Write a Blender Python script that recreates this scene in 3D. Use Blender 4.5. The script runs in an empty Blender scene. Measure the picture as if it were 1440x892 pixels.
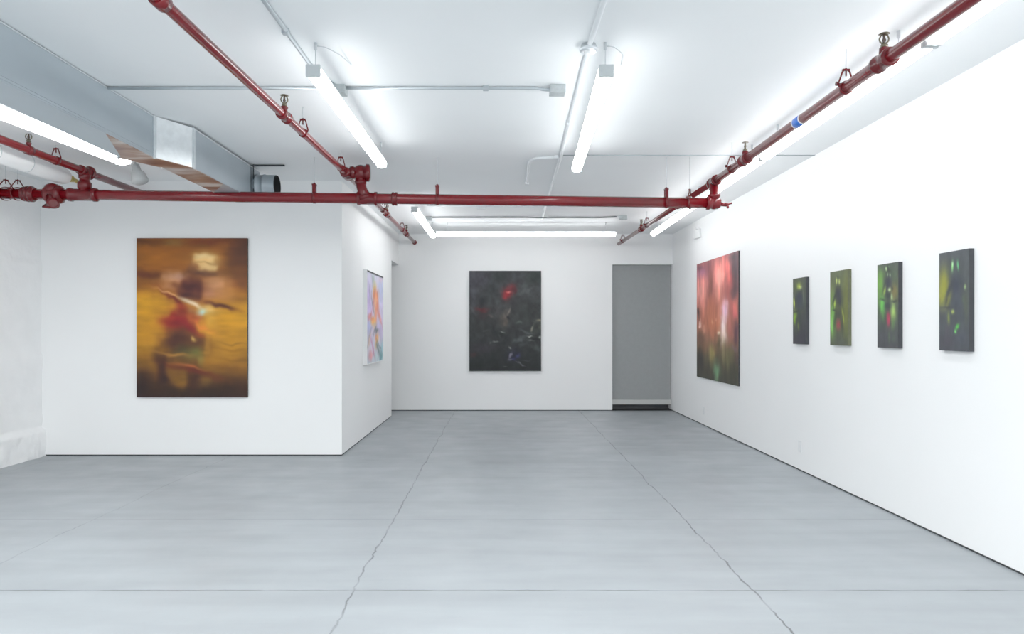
import bpy, bmesh, math, random
import numpy as np
from mathutils import Vector, Matrix, noise

random.seed(7)
S = bpy.context.scene
COL = S.collection
F, VX, VY, CZ = 980.0, 704.0, 464.0, 1.47        # measured from the photograph (1440 x 892)
CEIL = CZ + 1.735
PI = math.pi

def P(px, py, d):
    return Vector(((px - VX) * d / F, d, CZ + (VY - py) * d / F))

def lin(c):
    return tuple((v/255/12.92) if v/255 <= 0.04045 else ((v/255 + 0.055)/1.055)**2.4 for v in c)

# ------------------------------------------------------------------ materials
def mat(name, color, rough=0.5, metal=0.0, coat=0.0, noise_amt=0.0, noise_scale=8.0, bump=0.0, bump_scale=40.0, spec=0.5):
    m = bpy.data.materials.new(name); m.use_nodes = True
    nt = m.node_tree; b = nt.nodes['Principled BSDF']
    b.inputs['Base Color'].default_value = (*color, 1)
    b.inputs['Roughness'].default_value = rough
    b.inputs['Metallic'].default_value = metal
    b.inputs['Coat Weight'].default_value = coat
    b.inputs['Specular IOR Level'].default_value = spec
    geo = nt.nodes.new('ShaderNodeNewGeometry')
    n = nt.nodes.new('ShaderNodeTexNoise'); n.inputs['Scale'].default_value = noise_scale
    n.inputs['Detail'].default_value = 5
    nt.links.new(geo.outputs['Position'], n.inputs['Vector'])
    r = nt.nodes.new('ShaderNodeMapRange')
    r.inputs['From Min'].default_value = 0.3; r.inputs['From Max'].default_value = 0.7
    r.inputs['To Min'].default_value = 1 - noise_amt; r.inputs['To Max'].default_value = 1 + noise_amt*0.4
    nt.links.new(n.outputs['Fac'], r.inputs['Value'])
    mx = nt.nodes.new('ShaderNodeVectorMath'); mx.operation = 'SCALE'
    mx.inputs[0].default_value = color
    nt.links.new(r.outputs['Result'], mx.inputs['Scale'])
    nt.links.new(mx.outputs['Vector'], b.inputs['Base Color'])
    if bump > 0:
        n2 = nt.nodes.new('ShaderNodeTexNoise'); n2.inputs['Scale'].default_value = bump_scale
        n2.inputs['Detail'].default_value = 4
        nt.links.new(geo.outputs['Position'], n2.inputs['Vector'])
        bp = nt.nodes.new('ShaderNodeBump'); bp.inputs['Strength'].default_value = bump
        bp.inputs['Distance'].default_value = 0.01
        nt.links.new(n2.outputs['Fac'], bp.inputs['Height'])
        nt.links.new(bp.outputs['Normal'], b.inputs['Normal'])
    return m

def emit(name, color, strength):
    m = bpy.data.materials.new(name); m.use_nodes = True
    b = m.node_tree.nodes['Principled BSDF']
    b.inputs['Base Color'].default_value = (.9, .9, .9, 1)
    b.inputs['Emission Color'].default_value = (*color, 1)
    b.inputs['Emission Strength'].default_value = strength
    return m

M = {}
M['wall'] = mat('white_wall_paint', (.855, .862, .862), .55, noise_amt=.012, noise_scale=1.2, bump=.03, bump_scale=60, spec=.3)
M['ceiling'] = mat('ceiling_paint', (.85, .868, .876), .65, noise_amt=.03, noise_scale=.8, bump=.03, bump_scale=18, spec=.25)
M['masonry'] = mat('painted_masonry', (.87, .873, .875), .6, noise_amt=.03, noise_scale=5, bump=.4, bump_scale=22, spec=.3)
M['reveal'] = mat('dark_shadow_gap', (.035, .038, .042), .7)  # dark colour stands for shade in the gap under the walls
M['red'] = mat('red_pipe_paint', (.145, .0035, .0065), .2, coat=.0, spec=.42, noise_amt=.12, noise_scale=9, bump=.06, bump_scale=70)
M['red_dark'] = mat('red_fitting_paint', (.112, .0028, .005), .24, coat=.0, spec=.4, noise_amt=.15, noise_scale=14, bump=.15, bump_scale=60)
M['brass'] = mat('aged_brass', (.17, .145, .10), .4, metal=.8, noise_amt=.2, noise_scale=60)
M['bulb'] = mat('glass_bulb_dark', (.06, .04, .03), .2)
M['galv'] = mat('galvanized_steel', (.43, .49, .53), .42, metal=.55, noise_amt=.05, noise_scale=2.2, bump=.01, bump_scale=5)
M['galv_bright'] = mat('bright_galvanized_flange', (.78, .82, .84), .3, metal=.7, noise_amt=.1, noise_scale=20)
M['conduit'] = mat('grey_conduit_steel', (.50, .55, .58), .38, metal=.6, noise_amt=.08)
M['conduit_dark'] = mat('dull_grey_conduit', (.26, .28, .285), .5, metal=.2, noise_amt=.1)
M['box_grey'] = mat('grey_junction_box', (.47, .51, .52), .45, metal=.4, noise_amt=.15, noise_scale=30)
M['white_metal'] = mat('white_powder_coat', (.80, .82, .83), .4)
M['painted_conduit'] = mat('white_painted_conduit', (.74, .77, .79), .5)
M['cap_grey'] = mat('grey_end_cap', (.52, .56, .57), .45)
M['cable'] = mat('pale_cable', (.55, .58, .6), .5)
M['insul'] = mat('white_pipe_insulation', (.95, .95, .95), .45, noise_amt=.02, noise_scale=6)
M['yellow'] = mat('yellow_valve_paint', (.50, .40, .10), .45, noise_amt=.3, noise_scale=30)
M['blue'] = mat('blue_tape', (.02, .14, .60), .4)
M['white'] = mat('white_plastic', (.80, .81, .81), .4)
M['outlet'] = mat('outlet_plate_white', (.76, .78, .79), .4)
M['black'] = mat('black_recess_shade', (.012, .012, .013), .8)
M['edge'] = mat('dark_canvas_edge', (.030, .032, .037), .6, noise_amt=.15, noise_scale=30)
M['edge_olive'] = mat('olive_canvas_edge', (.10, .11, .055), .6, noise_amt=.15, noise_scale=30)
M['edge_warm'] = mat('brown_canvas_edge', (.045, .025, .015), .6, noise_amt=.15, noise_scale=30)
M['frame_white'] = mat('white_frame_paint', (.78, .79, .79), .4)
M['door'] = mat('dark_grey_door', (.06, .062, .066), .5)
M['door_trim'] = mat('door_moulding_grey', (.42, .42, .41), .5)
M['bar'] = mat('shade_bottom_bar_aluminium', (.50, .50, .49), .4, metal=.2)
M['dark_rod'] = mat('dark_steel', (.05, .055, .06), .4, metal=.5)
M['lamp_grey'] = mat('pale_grey_lamp_plastic', (.40, .405, .40), .6)
LENS = emit('led_diffuser', (.972, .995, 1.0), 12.5)

def floor_mat():
    m = bpy.data.materials.new('painted_grey_floor'); m.use_nodes = True
    nt = m.node_tree; N = nt.nodes; L = nt.links; b = N['Principled BSDF']
    geo = N.new('ShaderNodeNewGeometry')
    sep = N.new('ShaderNodeSeparateXYZ'); L.new(geo.outputs['Position'], sep.inputs[0])
    def math_(op, a, c=None):
        n = N.new('ShaderNodeMath'); n.operation = op
        for i, v in enumerate((a, c)):
            if v is None: continue
            if isinstance(v, (int, float)): n.inputs[i].default_value = v
            else: L.new(v, n.inputs[i])
        return n.outputs[0]
    def noise_(scale, detail=4, vec=None, sx=1, sy=1):
        n = N.new('ShaderNodeTexNoise'); n.inputs['Scale'].default_value = scale; n.inputs['Detail'].default_value = detail
        mp = N.new('ShaderNodeMapping'); mp.inputs['Scale'].default_value = (sx, sy, 1)
        L.new(geo.outputs['Position'], mp.inputs['Vector']); L.new(mp.outputs[0], n.inputs['Vector'])
        return n.outputs['Fac']
    def rng(v, a, c, d, e):
        n = N.new('ShaderNodeMapRange'); n.inputs['From Min'].default_value = a; n.inputs['From Max'].default_value = c
        n.inputs['To Min'].default_value = d; n.inputs['To Max'].default_value = e; L.new(v, n.inputs['Value']); return n.outputs['Result']
    wob = rng(noise_(1.3, 5), 0, 1, -.045, .045)
    fine = rng(noise_(11, 4), 0, 1, -.02, .02)
    dx = math_('ADD', math_('ADD', sep.outputs['X'], wob), fine)
    dy = math_('ADD', sep.outputs['Y'], math_('MULTIPLY', fine, .35))
    brk = rng(noise_(3.6, 4), .36, .56, .35, 1.0)
    total = None
    for coord, pos, w, s in ((dx, -.83, .008, .6), (dx, 1.42, .008, .72), (dx, -3.15, .008, .32), (dx, -5.1, .012, .2),
                             (dy, 3.93, .006, .8), (dy, 5.40, .006, .36), (dy, 6.95, .008, .18), (dy, 8.5, .01, .12), (dy, 2.5, .007, .4)):
        d = math_('ABSOLUTE', math_('SUBTRACT', coord, pos))
        k = math_('MULTIPLY', rng(d, w*.35, w, 1, 0), s)
        total = k if total is None else math_('MAXIMUM', total, k)
    crack = math_('MULTIPLY', total, brk)
    big = rng(noise_(.55, 4), .35, .65, .93, 1.05)
    streak = rng(noise_(1.6, 6, sx=.5, sy=3.2), .35, .65, .925, 1.04)
    speck = rng(noise_(55, 2), .72, .78, 1.0, .86)
    f = math_('MULTIPLY', math_('MULTIPLY', big, streak), speck)
    f = math_('MULTIPLY', f, rng(crack, 0, 1, 1, .12))
    sc = N.new('ShaderNodeVectorMath'); sc.operation = 'SCALE'; sc.inputs[0].default_value = (.287, .313, .333)
    L.new(f, sc.inputs['Scale']); L.new(sc.outputs[0], b.inputs['Base Color'])
    L.new(rng(noise_(2.5, 5), .3, .7, .34, .5), b.inputs['Roughness'])
    b.inputs['Specular IOR Level'].default_value = .35
    bp = N.new('ShaderNodeBump'); bp.inputs['Strength'].default_value = .25; bp.inputs['Distance'].default_value = .01
    h = math_('SUBTRACT', math_('MULTIPLY', noise_(6, 5), .25), crack)
    L.new(h, bp.inputs['Height']); L.new(bp.outputs[0], b.inputs['Normal'])
    return m
M['floor'] = floor_mat()

def shade_mat():
    m = bpy.data.materials.new('grey_mesh_shade_fabric'); m.use_nodes = True
    nt = m.node_tree; N = nt.nodes; L = nt.links; b = N['Principled BSDF']
    b.inputs['Base Color'].default_value = (.245, .26, .27, 1); b.inputs['Roughness'].default_value = .75
    b.inputs['Specular IOR Level'].default_value = .2
    geo = N.new('ShaderNodeNewGeometry'); w = N.new('ShaderNodeTexNoise'); w.inputs['Scale'].default_value = 14; w.inputs['Detail'].default_value = 6
    L.new(geo.outputs['Position'], w.inputs['Vector'])
    r = N.new('ShaderNodeMapRange'); r.inputs['To Min'].default_value = .93; r.inputs['To Max'].default_value = 1.07; L.new(w.outputs['Fac'], r.inputs['Value'])
    s = N.new('ShaderNodeVectorMath'); s.operation = 'SCALE'; s.inputs[0].default_value = (.385, .40, .405)
    L.new(r.outputs[0], s.inputs['Scale']); L.new(s.outputs[0], b.inputs['Base Color'])
    t = N.new('ShaderNodeBsdfTransparent'); mx = N.new('ShaderNodeMixShader'); mx.inputs[0].default_value = .30
    L.new(b.outputs[0], mx.inputs[1]); L.new(t.outputs[0], mx.inputs[2])
    L.new(mx.outputs[0], N['Material Output'].inputs['Surface'])
    return m
M['shade'] = shade_mat()

def paint_mat(name, rough=.5):
    m = bpy.data.materials.new(name); m.use_nodes = True
    nt = m.node_tree; b = nt.nodes['Principled BSDF']
    a = nt.nodes.new('ShaderNodeVertexColor'); a.layer_name = 'Pigment'
    geo = nt.nodes.new('ShaderNodeNewGeometry')
    n = nt.nodes.new('ShaderNodeTexNoise'); n.inputs['Scale'].default_value = 90; n.inputs['Detail'].default_value = 2
    nt.links.new(geo.outputs['Position'], n.inputs['Vector'])
    r = nt.nodes.new('ShaderNodeMapRange'); r.inputs['To Min'].default_value = .94; r.inputs['To Max'].default_value = 1.06
    nt.links.new(n.outputs['Fac'], r.inputs['Value'])
    s = nt.nodes.new('ShaderNodeVectorMath'); s.operation = 'SCALE'
    nt.links.new(a.outputs['Color'], s.inputs[0]); nt.links.new(r.outputs[0], s.inputs['Scale'])
    nt.links.new(s.outputs[0], b.inputs['Base Color'])
    b.inputs['Roughness'].default_value = rough; b.inputs['Specular IOR Level'].default_value = .3
    return m

# ------------------------------------------------------------------ mesh helpers
def frame_of(d):
    d = d.normalized()
    up = Vector((0, 0, 1)) if abs(d.z) < .95 else Vector((1, 0, 0))
    a = d.cross(up).normalized(); b = a.cross(d).normalized()
    return a, b

class MB:
    def __init__(self): self.bm = bmesh.new()
    def ring(self, c, a, b, r, n):
        return [self.bm.verts.new(c + a*(r*math.cos(2*PI*i/n)) + b*(r*math.sin(2*PI*i/n))) for i in range(n)]
    def bridge(self, A, B):
        n = len(A)
        for i in range(n):
            f = self.bm.faces.new((A[i], A[(i+1) % n], B[(i+1) % n], B[i])); f.smooth = True
    def tube(self, pts, r, n=20, closed=False, caps=True):
        pts = [Vector(p) for p in pts]; rings = []; m = len(pts)
        a0 = None
        for i, p in enumerate(pts):
            if closed: d = pts[(i+1) % m] - pts[i-1]
            else: d = pts[min(i+1, m-1)] - pts[max(i-1, 0)]
            d.normalize()
            if a0 is None: a, b = frame_of(d)
            else:
                a = (a0 - d*a0.dot(d)).normalized(); b = d.cross(a).normalized() * -1
                b = a.cross(d).normalized()
            a0 = a
            rr = r[i] if isinstance(r, (list, tuple)) else r
            rings.append(self.ring(p, a, b, rr, n))
        for i in range(m-1): self.bridge(rings[i], rings[i+1])
        if closed: self.bridge(rings[-1], rings[0])
        elif caps:
            self.bm.faces.new(rings[0][::-1]); self.bm.faces.new(rings[-1])
        return self
    def lathe(self, c, d, prof, n=24, caps=True):
        c = Vector(c); d = Vector(d).normalized(); a, b = frame_of(d); prev = first = None
        for t, r in prof:
            R = self.ring(c + d*t, a, b, max(r, 1e-4), n)
            if prev: self.bridge(prev, R)
            else: first = R
            prev = R
        if caps:
            self.bm.faces.new(first[::-1]); self.bm.faces.new(prev)
        return self
    def torus(self, c, axis, R, r, n=28, k=8):
        a, b = frame_of(Vector(axis)); c = Vector(c)
        return self.tube([c + a*(R*math.cos(2*PI*i/n)) + b*(R*math.sin(2*PI*i/n)) for i in range(n)], r, k, closed=True)
    def box(self, lo, hi):
        lo = Vector(lo); hi = Vector(hi)
        v = [self.bm.verts.new((x, y, z)) for x in (lo.x, hi.x) for y in (lo.y, hi.y) for z in (lo.z, hi.z)]
        for f in ((0,1,3,2), (4,6,7,5), (0,4,5,1), (2,3,7,6), (0,2,6,4), (1,5,7,3)):
            self.bm.faces.new([v[i] for i in f])
        return self
    def hexa(self, p):       # 8 points: lower loop of 4, upper loop of 4
        v = [self.bm.verts.new(q) for q in p]
        for f in ((3,2,1,0), (4,5,6,7), (0,1,5,4), (1,2,6,5), (2,3,7,6), (3,0,4,7)):
            self.bm.faces.new([v[i] for i in f])
        return self
    def prism(self, prof, y0, y1, smooth=False):   # profile (x,z) extruded on y
        A = [self.bm.verts.new((x, y0, z)) for x, z in prof]; B = [self.bm.verts.new((x, y1, z)) for x, z in prof]
        n = len(prof)
        for i in range(n):
            f = self.bm.faces.new((A[i], A[(i+1) % n], B[(i+1) % n], B[i])); f.smooth = smooth
        self.bm.faces.new(A[::-1]); self.bm.faces.new(B)
        return self
    def ball(self, c, r, n=20):
        c = Vector(c); k = n//2
        return self.lathe(c, (0, 0, 1), [(-r*math.cos(PI*i/k), r*math.sin(PI*i/k)) for i in range(k+1)], n)
    def build(self, name, m, parent=None, origin=None, bevel=0):
        off = parent_loc(parent) if parent is not None else Vector(origin or (0, 0, 0))
        if getattr(self, 'local', False): off = Vector((0, 0, 0))
        bmesh.ops.recalc_face_normals(self.bm, faces=self.bm.faces)
        for v in self.bm.verts: v.co -= off
        me = bpy.data.meshes.new(name); self.bm.to_mesh(me); self.bm.free()
        me.materials.append(m)
        o = bpy.data.objects.new(name, me); COL.objects.link(o)
        if parent is not None: o.parent = parent
        else: o.location = off
        if bevel:
            md = o.modifiers.new('bevel', 'BEVEL'); md.width = bevel; md.segments = 2; md.limit_method = 'ANGLE'
        return o

def parent_loc(p):
    v = Vector((0, 0, 0))
    while p is not None: v = v + p.location; p = p.parent
    return v
def LMB():
    m = MB(); m.local = True; return m

def tag(o, label, cat, group=None):
    o['label'] = label; o['category'] = cat
    if group: o['group'] = group
    return o
def thing(name, label, cat, loc=(0, 0, 0), rz=0, group=None):
    o = bpy.data.objects.new(name, None); COL.objects.link(o); o.empty_display_size = .1
    o.location = loc; o.rotation_euler = (0, 0, rz)
    return tag(o, label, cat, group)
def struct(name, mb, m, bevel=0):
    o = mb.build(name, m, bevel=bevel); o['kind'] = 'structure'; return o

def arc(c, a, b, r, t0, t1, n=10):
    c, a, b = Vector(c), Vector(a), Vector(b)
    return [c + a*(r*math.cos(t0 + (t1-t0)*i/n)) + b*(r*math.sin(t0 + (t1-t0)*i/n)) for i in range(n+1)]
def bend(points, rad, n=8):      # polyline with rounded corners
    pts = [Vector(p) for p in points]; out = [pts[0]]
    for i in range(1, len(pts)-1):
        p, q, s = pts[i-1], pts[i], pts[i+1]
        u = (p-q); w = (s-q); r = min(rad, u.length*.48, w.length*.48)
        A = q + u.normalized()*r; B = q + w.normalized()*r
        for k in range(n+1):
            t = k/n; out.append(A*(1-t)**2 + q*2*t*(1-t) + B*t*t)
    out.append(pts[-1]); return out

# ------------------------------------------------------------------ the room
XR, XL, XI = 3.118, -5.36, -1.85          # right wall, left wall, inner return wall
YP, YRE, YB, YF = 8.12, 11.81, 12.64, -4.2  # partition, end of return, back wall, wall behind the camera
GAP = .016
T = .14
struct('floor', MB().box((XL-1, YF-1, -.1), (XR+1, YB+2.2, 0)), M['floor'])
struct('ceiling', MB().box((XL-1, YF-1, CEIL), (XR+1, YB+2.2, CEIL+.15)), M['ceiling'])
struct('wall_right', MB().box((XR, YF, GAP), (XR+T, YB+1.2, CEIL)), M['wall'])
struct('base_shade_right', MB().box((XR+.008, YF, 0), (XR+T, YB+1.2, GAP)), M['reveal'])  # dark strip, shade of the wall-base gap put into its colour
struct('wall_front', MB().box((XL-.3, YF-T, 0), (XR+T, YF, CEIL)), M['wall'])
# partition facing the camera and the return wall behind it
struct('wall_partition', MB().box((XL, YP, GAP), (XI, YP+T, CEIL)), M['wall'])
struct('base_shade_partition', MB().box((XL, YP+.008, 0), (XI-.008, YP+T, GAP)), M['reveal'])
HZ = CZ + 1.18
struct('wall_return', MB().box((XI-T, YP+T, GAP), (XI, YRE, CEIL)).box((XI-T, YRE, HZ), (XI, YB, CEIL)), M['wall'])
struct('base_shade_return', MB().box((XI-T, YP+T, 0), (XI-.008, YRE-.005, GAP)), M['reveal'])
struct('wall_passage', MB().box((-3.3-T, YP+T, 0), (-3.3, YB, CEIL)), M['wall'])
# back wall with an opening at its right end
OX0, OZ = P(861, 0, YB).x, CZ + 92*YB/F
struct('wall_back', MB().box((-3.4, YB, GAP), (OX0, YB+T, CEIL)).box((OX0, YB, OZ), (XR, YB+T, CEIL)), M['wall'])
struct('base_shade_back', MB().box((-3.4, YB+.008, 0), (OX0-.004, YB+T, GAP)), M['reveal'])
# left painted masonry wall with a rough plinth and block courses
bm = MB(); ny, nz = 150, 96; grid = []
for j in range(nz+1):
    z = CEIL*j/nz; row = []
    for i in range(ny+1):
        y = 5.6 + (YP+.06-5.6)*i/ny
        off = 0
        pl = .31 + .03*noise.noise(Vector((y*2.1, 0, 3)))
        if z < pl: off += .045 + .022*noise.noise(Vector((y*6, z*8, 1))) + .012*noise.noise(Vector((y*16, z*20, 4)))
        for zc in (1.176, 2.265):
            off += (.018 if zc < 2 else .014)*(1 if z < zc + .02*noise.noise(Vector((y*3, zc, 0))) else 0)*(.4 + .6*math.exp(-abs(zc-z)/.5))
        if .31 < z < .75: off += .02*noise.noise(Vector((y*4, z*6, 5)))*(1-(z-.31)/.44)
        off += .010*noise.noise(Vector((y*1.7, z*1.7, 9))) + .004*noise.noise(Vector((y*9, z*9, 2)))
        row.append(bm.bm.verts.new((XL + off, y, z)))
    grid.append(row)
for j in range(nz):
    for i in range(ny):
        f = bm.bm.faces.new((grid[j][i], grid[j+1][i], grid[j+1][i+1], grid[j][i+1])); f.smooth = True
bm.box((XL-T-.05, YF, 0), (XL-.03, YP+T, CEIL)).box((XL-.03, YF, 0), (XL, 5.61, CEIL))
struct('wall_left', bm, M['masonry'])
# panelled door standing in the opening behind the shade
YD = YB + .32
d = MB().box((OX0-.2, YD, 0), (XR, YD+.05, OZ+.2))
struct('door_1', d, M['door'])
struct('recess_floor_shade', MB().box((OX0, YB+.02, 0), (XR, YD, .004)), M['black'])  # black sheet painting shade onto the recess floor below the blind
d = MB()
dx = lambda px: (px-VX)*YD/F
dz = lambda py: CZ + (VY-py)*YD/F
for a, b_, c, e in ((889, 891.5, 470, 560), (924, 927, 470, 560), (889, 927, 490, 493), (889, 927, 522, 526), (889, 927, 550, 552)):
    d.box((dx(a), YD-.015, max(.05, dz(e))), (dx(b_), YD, dz(c)))
d.box((dx(936), YD-.015, dz(453)), (dx(944), YD, dz(386)))
struct('trim_1', d, M['door_trim'])

# roller shade in the opening
sh = thing('roller_shade', 'tall grey mesh roller shade hanging in the opening at the right end of back wall', 'window shade', (0.5*(OX0+XR), YB+.07, .1))
zb0, zb1 = CZ + (VY-569)*(YB+.07)/F, CZ + (VY-562.5)*(YB+.07)/F
fab = MB(); ys_ = YB+.07
fab.bm.faces.new([fab.bm.verts.new(q) for q in ((OX0+.006, ys_, zb1-.01), (XR-.012, ys_, zb1-.01), (XR-.012, ys_, OZ), (OX0+.006, ys_, OZ))])
fab.build('shade_fabric', M['shade'], sh)
o = MB().box((OX0+.004, YB+.058, zb0), (XR-.01, YB+.082, zb1)).build('bottom_bar', M['bar'], sh, bevel=.004); o['label'] = 'pale metal bottom bar'

# ------------------------------------------------------------------ sprinkler pipework
RM = .052; YM = 7.0
def mp(px): return P(px, 272.5 + .0132*px, YM)
main = thing('sprinkler_main_pipe', 'thick dark red sprinkler main pipe crossing the room from left wall to right side', 'pipe', mp(500))
mx = (mp(1000)-mp(0)).normalized()
MB().tube([Vector((XL, YM, mp(-46).z)), mp(300), mp(700), mp(994)], RM, 28).build('pipe_run', M['red'], main)
def along(px0, px1, profile):      # profile as (fraction, radius)
    a, b = mp(px0), mp(px1); l = (b-a).length
    return a, (b-a), [(t*l, r) for t, r in profile]
def fitting(name, px0, px1, profile, m='red_dark', parent=None):
    c, dd, pr = along(px0, px1, profile)
    return MB().lathe(c, dd, pr, 28).build(name, M[m], parent or main)
fitting('coupling', 32, 50, [(0, .054), (.02, .07), (.16, .074), (.2, .064), (.3, .064), (.34, .078), (.46, .08), (.5, .068), (.58, .068), (.62, .08), (.78, .08), (.82, .066), (.92, .068), (.98, .064), (1, .054)])
# control valve body with drain outlet
vv = MB(); c = mp(76)
vv.lathe(mp(65), mx, [(0, .055), (.005, .082), (.03, .09), (.05, .075), (.11, .08), (.125, .095), (.15, .088), (.17, .055)], 24)
vv.lathe(c + Vector((-.01, -.01, .03)), (-.15, -.1, 1), [(0, .07), (.03, .062), (.06, .06), (.075, .03), (.08, .012)], 18)
vv.lathe(c + Vector((.0, -.02, -.03)), (.25, -.35, -1), [(0, .065), (.05, .055), (.06, .06), (.1, .058)], 18)
valve = vv.build('control_valve', M['red_dark'], main)
q = c + Vector((.045, -.08, -.105))
MB().lathe(q, (.55, -1, -.15), [(-.05, .03), (.0, .034), (.005, .045), (.03, .045), (.035, .036)], 18).build('drain_outlet', M['red_dark'], valve)
MB().tube([c + Vector((-.065, -.03, -.11)), c + Vector((-.05, -.09, -.14)), c + Vector((.03, -.11, -.15))], .012, 10).build('drain_handle', M['red_dark'], valve)
TEE = [(0, .054), (.02, .067), (.13, .069), (.16, .06), (.84, .06), (.87, .069), (.98, .067), (1, .054)]
fitting('pipe_tee', 96, 137, TEE)
# riser of the left branch
XB_L, ZB_L = P(119, 240, YM).x, CZ + 1.592
b0 = Vector((XB_L, YM, mp(119).z))
MB().lathe(b0, (0, 0, 1), [(.02, .05), (.06, .054), (.065, .064), (.12, .066), (.125, .055), (.15, .046), (.16, .046), (.165, .056), (.20, .058), (.205, .05), (ZB_L-b0.z, .048)], 24).build('riser', M['red_dark'], main)
# middle swing joint : tee on the main, offset riser, top elbow
fitting('pipe_tee', 502, 531, TEE)
XC, ZC = -1.543, CZ + 1.566
pe = P(507, 243, YM)
MB().tube(bend([mp(518), P(510, 270, YM-.03), P(507, 258, YM), P(507, 248, YM)], .1), .05, 22).lathe(P(507, 257, YM), (0, 0, 1), [(-.02, .05), (-.018, .058), (.018, .058), (.02, .05)], 22) \
    .lathe(P(512, 277, YM-.02), (-.35, -.2, 1), [(-.02, .05), (-.018, .06), (.018, .06), (.02, .05)], 22).build('riser', M['red_dark'], main)
MB().ball(pe, .078, 24).lathe(pe, (1, .12, 0), [(0, .07), (.05, .074), (.056, .088), (.085, .088), (.09, .078), (.098, .07)], 24) \
    .lathe(pe, (-1, 0, .0), [(0, .06), (.06, .058), (.07, .066), (.1, .064)], 24).build('pipe_elbow', M['red_dark'], main)
fitting('coupling', 551, 559, [(0, .053), (.05, .066), (.3, .068), (.5, .062), (.7, .068), (.95, .066), (1, .053)])
# right end elbow, riser and little drain cock
XB_R = P(1004, 0, YM).x; ZB_R = CZ + 1.487
er = mp(1004)
MB().lathe(mp(993), mx, [(0, .053), (.005, .068), (.03, .07), (.035, .058), (.08, .06), (.12, .058), (.14, .045), (.15, .02)], 24).ball(er, .064, 22) \
    .lathe(er, (0, 0, 1), [(0, .058), (.055, .054), (.06, .062), (.085, .062), (.09, .048), (ZB_R-er.z, .046)], 22).build('end_elbow', M['red'], main)
MB().tube([er + Vector((.05, -.01, -.01)), er + Vector((.12, -.02, -.02))], .02, 12).tube([er + Vector((.11, -.02, -.02)), er + Vector((.17, -.03, -.005))], .01, 8) \
    .tube([er + Vector((.13, -.02, -.02)), er + Vector((.13, -.03, -.055))], .013, 8).build('drain_cock', M['red'], main)

YAX = Vector((0, 1, 0))
def branch_tee(parent, c, r, sprinkler=True):
    L = .075
    m = MB().lathe(Vector(c) - YAX*L, YAX, [(0, r), (.002, r+.013), (.025, r+.014), (.03, r+.009), (2*L-.03, r+.009), (2*L-.025, r+.014), (2*L-.002, r+.013), (2*L, r)], 24)
    if sprinkler: m.lathe(c, (0, 0, 1), [(0, r*.8), (r+.018, r*.72), (r+.02, .026), (r+.034, .026)], 18)
    return m.build('branch_tee', M['red_dark'], parent)

def pipe_z(pts, y):
    for a, b in zip(pts, pts[1:]):
        if a.y <= y <= b.y: return a.lerp(b, (y-a.y)/(b.y-a.y))
    return pts[-1]
# left branch
PL = [Vector((XB_L, YF, ZB_L)), Vector((XB_L, YM, ZB_L)), Vector((XB_L, YP+.01, ZB_L))]
bl = thing('sprinkler_branch_pipe', 'short red sprinkler branch pipe at far left beside the white insulated pipe', 'pipe', PL[1], group='red branch pipes')
MB().tube(PL, .036, 24).build('pipe_run', M['red'], bl)
branch_tee(bl, pipe_z(PL, YM), .037, False)
MB().lathe(pipe_z(PL, YM) + YAX*.07, YAX, [(0, .04), (.003, .07), (.012, .07), (.015, .04)], 24).build('flange', M['red_dark'], bl)
MB().lathe(pipe_z(PL, 6.17) - YAX*.03, YAX, [(0, .037), (.003, .043), (.06, .043), (.063, .037)], 24).lathe(pipe_z(PL, 6.17), (0, 0, 1), [(0, .02), (.05, .018), (.055, .022), (.065, .022)], 14).build('saddle_outlet', M['red_dark'], bl)
# middle branch
PC = [Vector((XC, YF, CZ+1.33)), P(225, 0, 3.13), Vector((XC, YM, ZC)), P(583, 341, YB-.005)]
bc = thing('sprinkler_branch_pipe', 'red sprinkler branch pipe running from upper left over the main pipe to back wall', 'pipe', PC[2], group='red branch pipes')
MB().tube(PC, .029, 24).build('pipe_run', M['red'], bc)
for y in (4.95, 9.49, 11.5): branch_tee(bc, pipe_z(PC, y), .029)
MB().lathe(pipe_z(PC, YM) - YAX*.11, YAX, [(0, .03), (.004, .05), (.03, .052), (.034, .044), (.06, .056), (.16, .056), (.186, .044), (.19, .052), (.216, .05), (.22, .03)], 24).build('branch_tee', M['red_dark'], bc)
MB().lathe(pipe_z(PC, 3.13) - YAX*.04, YAX, [(0, .03), (.003, .04), (.08, .04), (.083, .03)], 24).build('coupling', M['red_dark'], bc)
MB().lathe(P(583, 341, YB) - YAX*.02, YAX, [(0, .03), (.004, .042), (.02, .042)], 20).build('wall_collar', M['red'], bc)
# right branch
PR = [Vector((XB_R-.01, YF, CZ+1.5)), P(1363.5, 0, 3.17), Vector((XB_R, YM, ZB_R)), P(870, 343, YB-.005)]
br = thing('sprinkler_branch_pipe', 'red sprinkler branch pipe with a blue tape band running along the right wall', 'pipe', PR[2], group='red branch pipes')
MB().tube(PR[:3], .036, 24).build('pipe_run', M['red'], br)
MB().tube(PR[2:], .030, 24).build('pipe_run', M['red'], br)
for y in (3.88, 6.1): branch_tee(br, pipe_z(PR, y), .037)
for y in (8.37, 10.6): branch_tee(br, pipe_z(PR, y), .031, y > 9)
MB().lathe(pipe_z(PR, YM) - YAX*.1, YAX, [(0, .037), (.004, .052), (.03, .054), (.034, .048), (.165, .048), (.17, .054), (.196, .052), (.2, .03)], 24).build('branch_tee', M['red_dark'], br)
c = pipe_z(PR, 4.98)
o = MB().lathe(c - YAX*.05, YAX, [(0, .0362), (.001, .0378), (.1, .0378), (.101, .0362)], 24).build('tape_band', M['blue'], br); o['label'] = 'blue tape band'
for s in (-1, 1):
    e = MB().lathe(c + YAX*(s*.055-.007), YAX, [(0, .0362), (.001, .0381), (.014, .0381), (.015, .0362)], 24).build('tape_edge', M['white'], o); e['label'] = 'white tape edge'

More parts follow.
